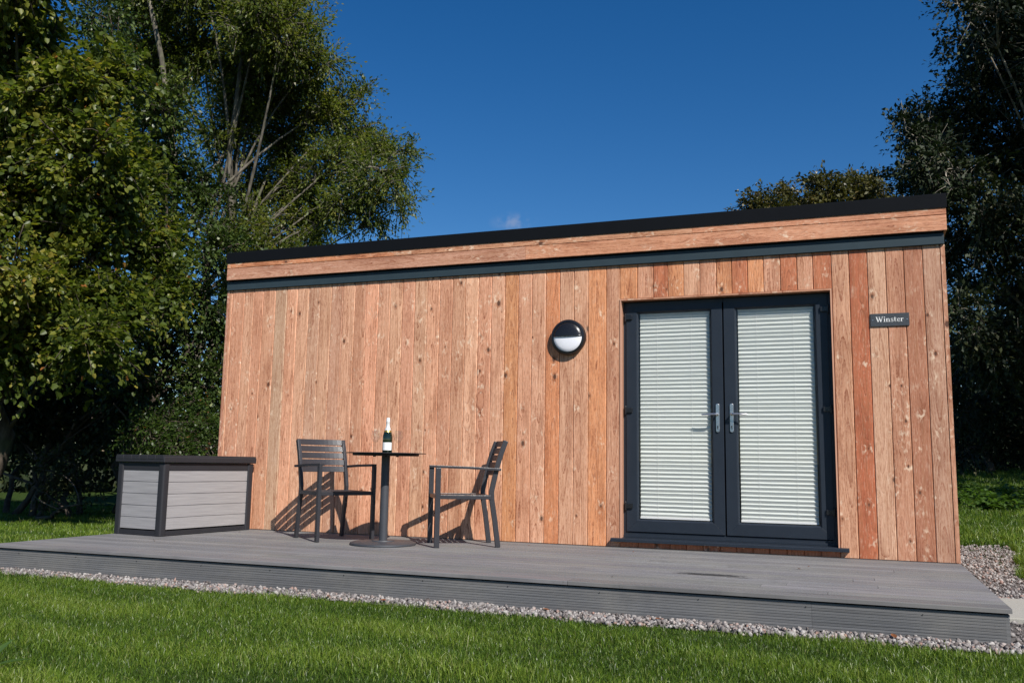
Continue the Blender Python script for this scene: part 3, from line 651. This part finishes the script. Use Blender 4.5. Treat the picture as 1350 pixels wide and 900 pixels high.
# ------------------------------------------------------------------ table
TX, TY = 2.535, -.86
tb = thing('bistro_table', 'round dark pedestal table with a disc foot between the chairs', 'table', (TX, TY, 0))
c = MB(); c.lathe([(0, .0), (.283, .0), (.287, .006), (.285, .018), (.262, .026), (.10, .032), (.095, .040), (.0, .040)], 56); c.build('base', M['table'], tb, smooth='auto')
c = MB(); c.lathe([(.037, .036), (.037, .765)], 32); c.build('column', M['table'], tb, smooth='auto')
c = MB(); c.lathe([(.0, .764), (.285, .764), (.290, .768), (.290, .782), (.0, .782)], 56)
for a in (0, 90, 180, 270): c.lathe([(0, .755), (.012, .755), (.012, .766), (0, .766)], 10, (.10*math.cos(R(a+30)), .10*math.sin(R(a+30)), 0))
c.build('support_plate', M['gasket'], tb, smooth='auto')
c = MB(); c.lathe([(.0, .7825), (.352, .7825), (.355, .786), (.352, .7905), (.0, .7905)], 72); c.build('tabletop', M['tabletop'], tb, smooth='auto')
TZ = .7908
bo = thing('champagne_bottle', 'dark green champagne bottle with pale foil neck and white label', 'bottle', (TX+.01, TY, TZ))
c = MB(); c.lathe([(0, .0), (.040, .0), (.0435, .006), (.0435, .125), (.042, .150), (.034, .180), (.023, .205), (.0165, .228), (.0148, .262), (.0148, .292)], 36); c.build('glass_body', M['bottle'], bo, smooth='auto')
c = MB(); c.lathe([(.0292, .1975), (.0240, .2075), (.0182, .228), (.0162, .262), (.0178, .266), (.0178, .280), (.0160, .284), (.0160, .300), (.013, .306), (.0, .307)], 36); c.build('foil', M['foil'], bo, smooth='auto')
c = MB(); c.lathe([(.0350, .1805), (.0296, .1955)], 36); c.build('neck_band', M['gold'], bo, smooth='auto')
def arc_label(r_, a0, a1, z0, z1):
    c = MB(); vs = []; n_ = 16
    for i in range(n_+1):
        a = a0+(a1-a0)*i/n_; vs += [(r_*math.cos(a), r_*math.sin(a), z0), (r_*math.cos(a), r_*math.sin(a), z1), ((r_-.0005)*math.cos(a), (r_-.0005)*math.sin(a), z0), ((r_-.0005)*math.cos(a), (r_-.0005)*math.sin(a), z1)]
    fs = []
    for i in range(n_): q = i*4; fs += [(q, q+4, q+5, q+1), (q+2, q+3, q+7, q+6), (q+1, q+5, q+7, q+3), (q, q+2, q+6, q+4)]
    c.add(vs, fs); return c
ca = math.atan2(CAM[1]-TY, CAM[0]-TX)
arc_label(.0441, ca-1.15, ca+1.0, .022, .090).build('label', M['white'], bo)
# glasses
def wineglass(x, y, lab):
    g_ = thing('wine_glass', lab, 'glass', (x, y, TZ), group='glasses beside the bottle')
    c = MB(); c.lathe([(0, .0), (.033, .0005), (.033, .002), (.010, .004), (.0045, .010), (.004, .075), (.007, .083), (.020, .095), (.033, .115), (.037, .140), (.035, .170), (.031, .195), (.0298, .195), (.0338, .170), (.0358, .140), (.0318, .1165), (.019, .0975), (.0, .0885)], 28)
    c.build('bowl_and_stem', M['clear'], g_, smooth='auto')
gd = np.array([math.cos(ca+math.pi/2), math.sin(ca+math.pi/2)])
wineglass(TX+.01-.105*abs(gd[0])*1, TY-.105*.5, 'clear stemmed glass on the table, left of the bottle'); wineglass(TX+.01+.095*abs(gd[0]), TY+.095*.5, 'clear stemmed glass on the table, right of the bottle')

# ------------------------------------------------------------------ chairs (front = local -y)
def make_chair(lab, loc, rz):
    t = thing('patio_armchair', lab, 'chair', loc, rz, 'slatted armchairs at the round table')
    m = M['chair']
    path = [(.275, .0), (.245, .22), (.215, .40), (.212, .47), (.235, .58), (.262, .70), (.292, .80), (.330, .905)]
    for sx in (-1, 1):
        c = MB(); c.box(sx*.272-.015, sx*.272+.015, -.279, -.235, .004, .668); c.build('front_leg', m, t, bevel=.003)
        c = MB(); c.bar([(sx*.232, y, z+.004) for y, z in path], .030, .044); c.build('rear_leg', m, t, bevel=.003)
        c = MB(); c.bar([(sx*.262, -.280, .679), (sx*.262, .03, .672), (sx*.258, .285, .660)], .046, .022); c.build('armrest', m, t, bevel=.003)
        for py_, px_ in ((-.255, .272), (.272, .232)):
            c = MB(); c.box(sx*px_-.014, sx*px_+.014, py_-.021, py_+.021, 0, .006); c.build('foot_cap', M['gasket'], t)
    c = MB()
    for sx in (-1, 1): c.box(sx*.245-.0125, sx*.245+.0125, -.234, .205, .405, .440)
    c.box(-.259, .259, -.272, -.236, .4055, .4395); c.box(-.219, .219, .190, .213, .4055, .4395)
    c.build('seat_frame', m, t, bevel=.003)
    c = MB(); n = 8
    for i in range(n):
        y0 = -.222+i*.0525; zz = .441-.012*math.sin(math.pi*i/(n-1))
        c.box(-.2315, .2315, y0, y0+.042, zz-.012, zz)
    c.build('seat', m, t, bevel=.002)
    c = MB(); 
    for i in range(5):
        f0 = i*.0635; zc = .635+f0; yc = np.interp(zc, [p[1] for p in path], [p[0] for p in path]); dy = .038
        sl_ = np.interp(zc+.02, [p[1] for p in path], [p[0] for p in path])-np.interp(zc-.02, [p[1] for p in path], [p[0] for p in path]); ang = math.atan2(.04, sl_)
        ux, uz = math.cos(ang), math.sin(ang); vs = []; fs = []; N = 11
        for j in range(N):
            x = -.2185+.437*j/(N-1); b_ = .030*(1-(x/.2185)**2)
            for hh in (-.0275, .0275):
                for th in (-.004, .004):
                    vs.append((x, yc+b_+ux*hh+uz*th, zc+uz*hh-ux*th))
        for j in range(N-1):
            q = j*4; fs += [(q, q+4, q+5, q+1), (q+2, q+3, q+7, q+6), (q, q+2, q+6, q+4), (q+1, q+5, q+7, q+3)]
        fs += [(0, 1, 3, 2), (N*4-4, N*4-2, N*4-1, N*4-3)]; c.add(vs, fs)
    c.build('backrest', m, t, bevel=.0015)
    return t
make_chair('dark slatted armchair left of the table, its backrest near the wall', (1.86, -.60, 0), R(58))
make_chair('dark slatted armchair right of the table, seen side-on', (3.145, -.54, 0), R(-58))

# ------------------------------------------------------------------ paving slab, fallen leaves
c = MB(); c.box(7.21, 7.98, -1.56, -.60, -.24, -.165); tag(c.build('paving_slab', M['slab'], bevel=.006), 'pale concrete paving slab in the gravel off the deck corner', 'paving slab')
def leafblade(L, wd, n=7, curl=.25, fold=.3):
    vs = []; fs = []
    for i in range(n+1):
        t = i/n; hw = wd*math.sin(math.pi*min(1, t*.93+.04))**.8*(1-.35*t); z = curl*L*t*t; y = L*t
        vs += [(-hw, y, z+fold*hw), (0, y, z), (hw, y, z+fold*hw)]
    for i in range(n):
        for j in (0, 1): fs.append((i*3+j, i*3+j+1, i*3+j+4, i*3+j+3))
    return vs, fs
v_, f_ = leafblade(.050, .017, 6, .25, .5)
me = bpy.data.meshes.new('fallen_leaf'); me.from_pydata(v_, [], f_); me.materials.append(M['dead']); a_ = me.attributes.new('tone', 'FLOAT', 'POINT'); a_.data.foreach_set('value', np.full(len(v_), .5, np.float32))
def fallen(x, y, z, s, lab, grp):
    o = bpy.data.objects.new('fallen_leaf', me); col.objects.link(o); o.location = (x, y, z); o.rotation_euler = (rng.uniform(-.2, .1), rng.uniform(-.25, .25), rng.uniform(0, 6.3)); o.scale = (s, s, s)
    tag(o, lab, 'leaf', grp)
for x in (.05, .62, 1.05, 1.98, 2.6, 3.05, 3.5, 4.6, 5.2, 6.6): fallen(x+rng.normal(0, .1), -2.57+rng.normal(0, .05), -.172, rng.uniform(.7, 1.2), 'curled red-brown dead leaf lying on the front gravel strip', 'dead leaves on the gravel')
for x, y in ((.62, -1.52), (.70, -1.58), (3.69, -.30), (4.64, -.40), (6.05, -.85), (6.0, -1.05), (.68, -.4), (4.9, -2.1)): fallen(x, y, .004, rng.uniform(.35, .6), 'tiny dead leaf lying on the grey deck boards', 'dead leaves on the deck')

# ------------------------------------------------------------------ vegetation
def leaves_mesh(name, P, D, size, tone, mat, parent, wr=.5, flat=.55, base=None):
    """P leaf bases, D stem directions; rhombic folded leaves"""
    n = len(P); D = D + rng.normal(0, .5, (n, 3)); D[:, 2] -= .25; D /= np.linalg.norm(D, axis=1)[:, None]
    N = rng.normal(0, flat, (n, 3)); N[:, 2] += 1; S = np.cross(D, N); S /= np.linalg.norm(S, axis=1)[:, None]+1e-9; N = np.cross(S, D)
    s = (size*rng.uniform(.6, 1.3, n))[:, None]
    K = 4
    if wr > .65:   # broad leaf: two halves folded along the midrib
        K = 6; V = np.stack([P, P+D*s*.22+S*s*wr*.48+N*s*.08, P+D*s*.66+S*s*wr*.36+N*s*.03, P+D*s-N*s*.12, P+D*s*.66-S*s*wr*.36+N*s*.03, P+D*s*.22-S*s*wr*.48+N*s*.08], 1)
        q = np.arange(n)[:, None]*6; F = np.concatenate([q+np.array([[0, 1, 2, 3]]), q+np.array([[0, 3, 4, 5]])])
    else:
        V = np.stack([P, P+D*s*.5+S*s*wr*.5+N*s*.07, P+D*s-N*s*.08, P+D*s*.42-S*s*wr*.5+N*s*.07], 1); F = np.arange(n*4).reshape(n, 4)
    if base is not None: V = V - np.array(base)
    return np_mesh(name, V.reshape(-1, 3), F, mat, parent, attrs={'tone': ('FLOAT', np.repeat(np.clip(tone, 0, 1), K))})
def tree(name, label, cat, base, clumps, leafm, barkm, size, trunk_r=.18, nb=16, tw=9, lpt=12, tlen=.42, spread=1.0, group=None, wr=.5, tonem=.45, rough=.85, trunk_top=None, stems=1, droop=.25, thin=.011):
    root = thing(name, label, cat, tuple(base), 0, group); B = np.array(base, float)
    tm = MB(); C_ = np.array([c[:3] for c in clumps], float)
    cen = C_.mean(0); top = np.array(trunk_top) if trunk_top is not None else np.array([cen[0]*.7+B[0]*.3, cen[1]*.7+B[1]*.3, B[2]+(cen[2]-B[2])*.75])
    spine = []
    for i in range(stems):
        o = np.array([rng.normal(0, .35), rng.normal(0, .35), 0])*(stems > 1); tp = top+np.array([rng.normal(0, .8), rng.normal(0, .8), rng.uniform(-.5, 1)])*(stems > 1)
        pts = [B+o+(tp-B-o)*t+np.array([rng.normal(0, .10), rng.normal(0, .10), 0])*(0 < t < 1) for t in np.linspace(0, 1, 9)]; pts[0][2] -= .15
        tm.tube([p-B for p in pts], [trunk_r*(1.25 if t == 0 else 1)*(1-.6*t) for t in np.linspace(0, 1, 9)], 10); spine.append(pts)
    LP = []; LD = []; LT = []
    for (cx, cy, cz, r) in clumps:
        c0 = np.array([cx, cy, cz]); sp = spine[rng.integers(stems)]
        # attach low on the trunk, below the clump
        hz = [abs((c0[2]-B[2])*.55-(p[2]-B[2])) for p in sp]; a = sp[int(np.argmin(hz))]
        mid = a*.5+c0*.5+np.array([rng.normal(0, .25), rng.normal(0, .25), .12*np.linalg.norm(c0-a)])
        path = [(1-t)**2*a+2*t*(1-t)*mid+t*t*c0 for t in np.linspace(0, 1, 7)]
        r1 = min(trunk_r*.4, .022+.012*r*2); tm.tube([p-B for p in path], [r1*(1-.68*t) for t in np.linspace(0, 1, 7)], 6)
        nbr = max(5, int(nb*(r**1.6)))
        ctone = rng.normal(0, .10)
        for _ in range(nbr):
            d = rng.normal(size=3); d /= np.linalg.norm(d); rad = r*rng.uniform(.45, 1.12)*spread; tip = c0+d*rad*np.array([1, 1, .82])
            st = c0 if rng.random() < .5 else path[5]; m2 = st*.5+tip*.5+np.array([0, 0, .1*rad])+rng.normal(0, .06, 3)
            bp = [(1-t)**2*st+2*t*(1-t)*m2+t*t*tip for t in (0, .33, .66, 1)]; tm.tube([p-B for p in bp], [thin*1.6, thin*1.2, thin*.85, thin*.45], 4)
            nt_ = max(3, int(tw*rng.uniform(.6, 1.3)))
            f = rng.uniform(.45, 1.05, nt_)[:, None]; o = st*(1-f)+tip*f+.1*rad*np.array([0, 0, 1.])*(2*f*(1-f))
            dd = d*.7+rng.normal(0, rough, (nt_, 3)); dd /= np.linalg.norm(dd, axis=1)[:, None]; ln = tlen*rng.uniform(.5, 1.25, nt_)
            for q in range(0, nt_, 3):
                e_ = o[q]+dd[q]*ln[q]-np.array([0, 0, droop*ln[q]]); tm.tube([o[q]-B, (o[q]+e_)/2+np.array([0, 0, .04])-B, e_-B], [thin*.5, thin*.4, thin*.2], 3)
            tt = rng.uniform(.05, 1.05, (nt_, lpt)); pos = o[:, None]+dd[:, None]*(ln[:, None]*tt)[..., None]; pos[..., 2] -= droop*ln[:, None]*tt**2
            pos += rng.normal(0, size*.45, pos.shape); LP.append(pos.reshape(-1, 3)); LD.append(np.repeat(dd, lpt, 0)); LT.append(np.full(nt_*lpt, tonem+ctone+rng.normal(0, .09)))
    tm.build('trunk', barkm, root, smooth=True)
    P = np.concatenate(LP); D = np.concatenate(LD); T = np.concatenate(LT)+rng.normal(0, .16, len(P)); T = np.where(rng.random(len(P)) < .02, rng.uniform(.9, 1, len(P)), np.minimum(T, .95))
    g_ = gz(P[:, 0], P[:, 1]); ok = P[:, 2] > g_+.02
    leaves_mesh('crown', P[ok], D[ok], size, T[ok], leafm, root, wr, base=B)
    print(name, label[:30], 'leaves', ok.sum()); return root
def clp(lst, dist, dj=1.2, back=0, bj=2.5):
    out = []
    for px_, py_, rp in lst:
        for q in range(1+back):
            dd = dist+rng.uniform(-dj, dj)+(bj*q); c = at(px_, py_, dd); out.append((*c, rp*np.linalg.norm(c-CAM)/FPX))
    return out
def gbase(px_, dist): c = at(px_, 600, dist); return (c[0], c[1], float(gz(c[0], c[1])))

tree('lime_tree', 'broad-leaved lime tree with yellowing leaves at the far left edge', 'tree', gbase(-30, 13.6),
     clp([(30, 60, 62), (85, 120, 58), (15, 170, 70), (135, 95, 38), (115, 200, 58), (55, 270, 68), (150, 265, 52), (190, 315, 42), (120, 345, 60), (20, 360, 70), (75, 425, 55), (155, 405, 45), (205, 385, 34), (10, 450, 60), (-50, 250, 90), (-60, 100, 90), (-60, 400, 90), (185, 235, 36), (20, -30, 60), (120, 440, 40)], 12.6, 1.0, 0),
     M['lime'], M['barkdark'], .073, .15, nb=54, tw=12, lpt=14, wr=.85, tonem=.5, group='trees left of the cabin')
tree('ash_tree', 'tall feathery ash tree leaning over the left end of the cabin', 'tree', gbase(265, 17.5),
     clp([(372, 35, 45), (345, 20, 62), (270, 60, 70), (330, 90, 60), (388, 110, 48), (432, 145, 40), (420, 75, 30), (375, 175, 55), (310, 165, 50), (470, 170, 34), (506, 190, 30), (530, 200, 16), (500, 225, 36), (525, 262, 20), (445, 215, 45), (390, 245, 50), (330, 245, 42), (460, 262, 34), (505, 285, 18), (425, 290, 36), (370, 300, 42), (320, 300, 36), (350, -40, 70), (260, -40, 80), (205, 60, 52), (180, 0, 50), (480, 120, 12), (345, 330, 30), (400, 330, 25)], 17.3, 1.3),
     M['ash'], M['barkash'], .080, .10, nb=52, tw=12, lpt=16, tlen=.5, wr=.42, tonem=.48, group='trees left of the cabin', trunk_top=at(255, 70, 17.5), stems=3, thin=.017)
tree('beech_tree', 'dense dark green tree between the lime and the ash', 'tree', gbase(165, 16.0),
     clp([(170, 160, 55), (215, 140, 45), (225, 215, 52), (180, 215, 40), (270, 260, 45), (235, 300, 50), (285, 335, 36), (215, 365, 50), (265, 395, 40), (185, 430, 42), (240, 445, 42), (285, 450, 30), (292, 480, 26), (288, 525, 26), (280, 560, 24), (298, 440, 22), (215, 490, 40), (270, 500, 30), (160, 500, 40), (292, 400, 22), (130, 20, 30), (150, 70, 25)], 15.6, .9),
     M['dark'], M['barkdark'], .08, .16, nb=42, tw=11, lpt=12, wr=.6, tonem=.4, group='trees left of the cabin')
tree('hazel_tree', 'shaded many-stemmed hazel at the lawn edge behind the storage box', 'tree', gbase(70, 16.2),
     clp([(30, 500, 60), (95, 500, 55), (150, 540, 40), (60, 560, 50), (180, 500, 40), (120, 570, 36), (-60, 500, 80), (-40, 560, 60)], 16.3, .8, 1, 1.6),
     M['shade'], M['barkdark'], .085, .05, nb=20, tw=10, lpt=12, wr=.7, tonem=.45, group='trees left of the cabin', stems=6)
tree('berry_bush', 'low arching bush with reddish leaf tips beside the cabin corner', 'bush', gbase(235, 13.6),
     clp([(225, 555, 34), (188, 572, 28), (262, 560, 26), (235, 590, 34), (275, 590, 24), (200, 610, 30), (255, 530, 16)], 13.6, .4),
     M['shrub'], M['barkdark'], .05, .03, nb=70, tw=10, lpt=11, tlen=.3, wr=.55, tonem=.4, stems=4, thin=.006)
tree('laurel_bush', 'rounded yellow-green bush in the shade at the left lawn edge', 'bush', gbase(85, 14.6),
     clp([(60, 620, 26), (95, 610, 26), (75, 650, 26), (115, 640, 20)], 14.7, .3),
     M['shade'], M['barkdark'], .08, .03, nb=28, tw=7, lpt=10, tlen=.3, wr=.45, tonem=.85, stems=3, thin=.007)
tree('sycamore_tree', 'tall dark tree filling the right edge behind the cabin', 'tree', gbase(1440, 19.0),
     clp([(1350, 10, 62), (1292, 22, 40), (1262, 6, 16), (1340, 95, 55), (1300, 75, 36), (1285, 135, 38), (1250, 165, 42), (1215, 150, 26), (1194, 172, 18), (1212, 198, 30), (1204, 228, 22), (1245, 225, 45), (1310, 195, 50), (1350, 220, 50), (1230, 252, 34), (1290, 280, 48), (1345, 310, 50), (1270, 340, 45), (1325, 390, 50), (1265, 420, 40), (1310, 460, 45), (1350, 470, 50), (1420, 60, 80), (1440, 200, 80), (1420, 350, 80)], 18.0, 1.4),
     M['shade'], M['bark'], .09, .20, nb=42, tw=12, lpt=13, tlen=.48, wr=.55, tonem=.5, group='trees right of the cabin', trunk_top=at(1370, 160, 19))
tree('holly_tree', 'dark bushy evergreen low behind the cabin right corner', 'tree', gbase(1300, 20.6),
     clp([(1265, 470, 36), (1300, 510, 40), (1345, 520, 42), (1270, 540, 34), (1315, 570, 34), (1355, 585, 36), (1275, 590, 28), (1240, 500, 30), (1400, 540, 60), (1250, 430, 30), (1330, 440, 40)], 20.4, .7, 1, 1.2),
     M['shade'], M['barkdark'], .09, .08, nb=20, tw=10, lpt=12, wr=.5, tonem=.4, group='trees right of the cabin', stems=3)
tree('oak_tree', 'distant olive-brown oak crown showing above the roof', 'tree', gbase(1090, 33),
     clp([(1005, 272, 24), (1045, 262, 26), (1085, 252, 26), (1125, 250, 26), (1160, 250, 24), (1105, 275, 34), (1060, 285, 30), (1160, 280, 34), (985, 272, 10), (1030, 300, 40)], 33, 1.6),
     M['olive'], M['barkdark'], .14, .3, nb=24, tw=11, lpt=13, tlen=.55, wr=.6, tonem=.5)
# trees beyond the right edge of the frame: unseen, added to shade the trees behind the lawn
def offtree(x, y, H, label):
    z = float(gz(x, y)); cl_ = []
    for _ in range(26):
        a = rng.uniform(0, 6.28); rr = rng.uniform(.4, 3.0); h = rng.uniform(.28, 1)*H; cl_.append((x+rr*math.cos(a), y+rr*math.sin(a), z+h, 1.25))
    return tree('shading_tree', label, 'tree', (x, y, z), cl_, M['dark'], M['barkdark'], .13, .3, nb=10, tw=7, lpt=8, tlen=.6, wr=.7, tonem=.4, group='trees right of the cabin')
offtree(14.5, 6.0, 15.5, 'maple beyond the lawn to the right, nearest of its row')
offtree(18.5, 9.0, 16, 'maple beyond the lawn to the right, farthest of its row')
# far woodland closing the view
LPs = []; LDs = []
for ang_, rr in [(a, r_) for a in np.arange(-1.15, .62, .035) for r_ in (27, 31)]:
    x, y = CAM[0]+rr*math.sin(ang_), CAM[1]+rr*math.cos(ang_); z = float(gz(x, y)); n = 520; hh = (2.6+1.2*math.sin(ang_*13)+rng.uniform(-.5, .5))*(1.0 if ang_ < -.2 else .8)
    p = rng.normal(size=(n, 3)); p /= np.linalg.norm(p, axis=1)[:, None]; p *= rng.uniform(.55, 1.05, n)[:, None]; LPs.append(np.array([x, y, z+hh*.45])+p*np.array([1.3, 1.3, hh*.6])); LDs.append(p)
P = np.concatenate(LPs); D = np.concatenate(LDs)
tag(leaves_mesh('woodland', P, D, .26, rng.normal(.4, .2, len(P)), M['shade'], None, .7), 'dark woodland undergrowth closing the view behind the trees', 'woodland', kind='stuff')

# weeds by the right-hand lawn edge
WP = []; WD = []
for _ in range(110):
    px_, ds = rng.uniform(1255, 1400), rng.uniform(15.6, 17.6); c = at(px_, 600, ds); z = float(gz(c[0], c[1])); h = rng.uniform(.10, .30)
    n = 26; t = rng.uniform(.1, 1, n); WP.append(np.stack([c[0]+rng.normal(0, .05, n), c[1]+rng.normal(0, .05, n), z+h*t], -1)); a = rng.uniform(0, 6.3, n); WD.append(np.stack([np.cos(a), np.sin(a), .2+0*a], -1))
tag(leaves_mesh('weeds', np.concatenate(WP), np.concatenate(WD)*1.5, .10, rng.uniform(0, 1, 110*26), M['weed'], None, .5, .4), 'sunlit leafy weeds at the foot of the dark trees on the right', 'weeds', kind='stuff')

# dock plant near the camera at the lower left
cpt = CAM+ (at(2, 882, 1)-CAM); dd_ = at(2, 885, 1.0)-CAM; tt_ = (-.20-CAM[2])/dd_[2]; dp = CAM+dd_*tt_
dk = thing('dock_plant', 'broad-leaved yellow-green weed in the lawn at the lower left corner', 'plant', (dp[0]-.10, dp[1]-.02, float(gz(dp[0], dp[1]))))
for i, (a, L, tl) in enumerate(((-60, .20, 25), (-20, .17, 55), (35, .15, 30), (80, .16, 20), (130, .17, 40), (190, .18, 25), (250, .17, 45))):
    v_, f_ = leafblade(L, .042, 9, -.18, .25); c = MB(); Mx = Matrix.Rotation(R(a), 4, 'Z') @ Matrix.Rotation(R(tl), 4, 'X'); c.add([tuple(Mx @ Vector(q)) for q in v_], f_)
    o = c.build('leaf', M['weed'], dk, smooth=True); a_ = o.data.attributes.new('tone', 'FLOAT', 'POINT'); a_.data.foreach_set('value', np.full(len(o.data.vertices), rng.uniform(.3, .9), np.float32))
scene.cycles.max_bounces = 6; scene.cycles.transparent_max_bounces = 10
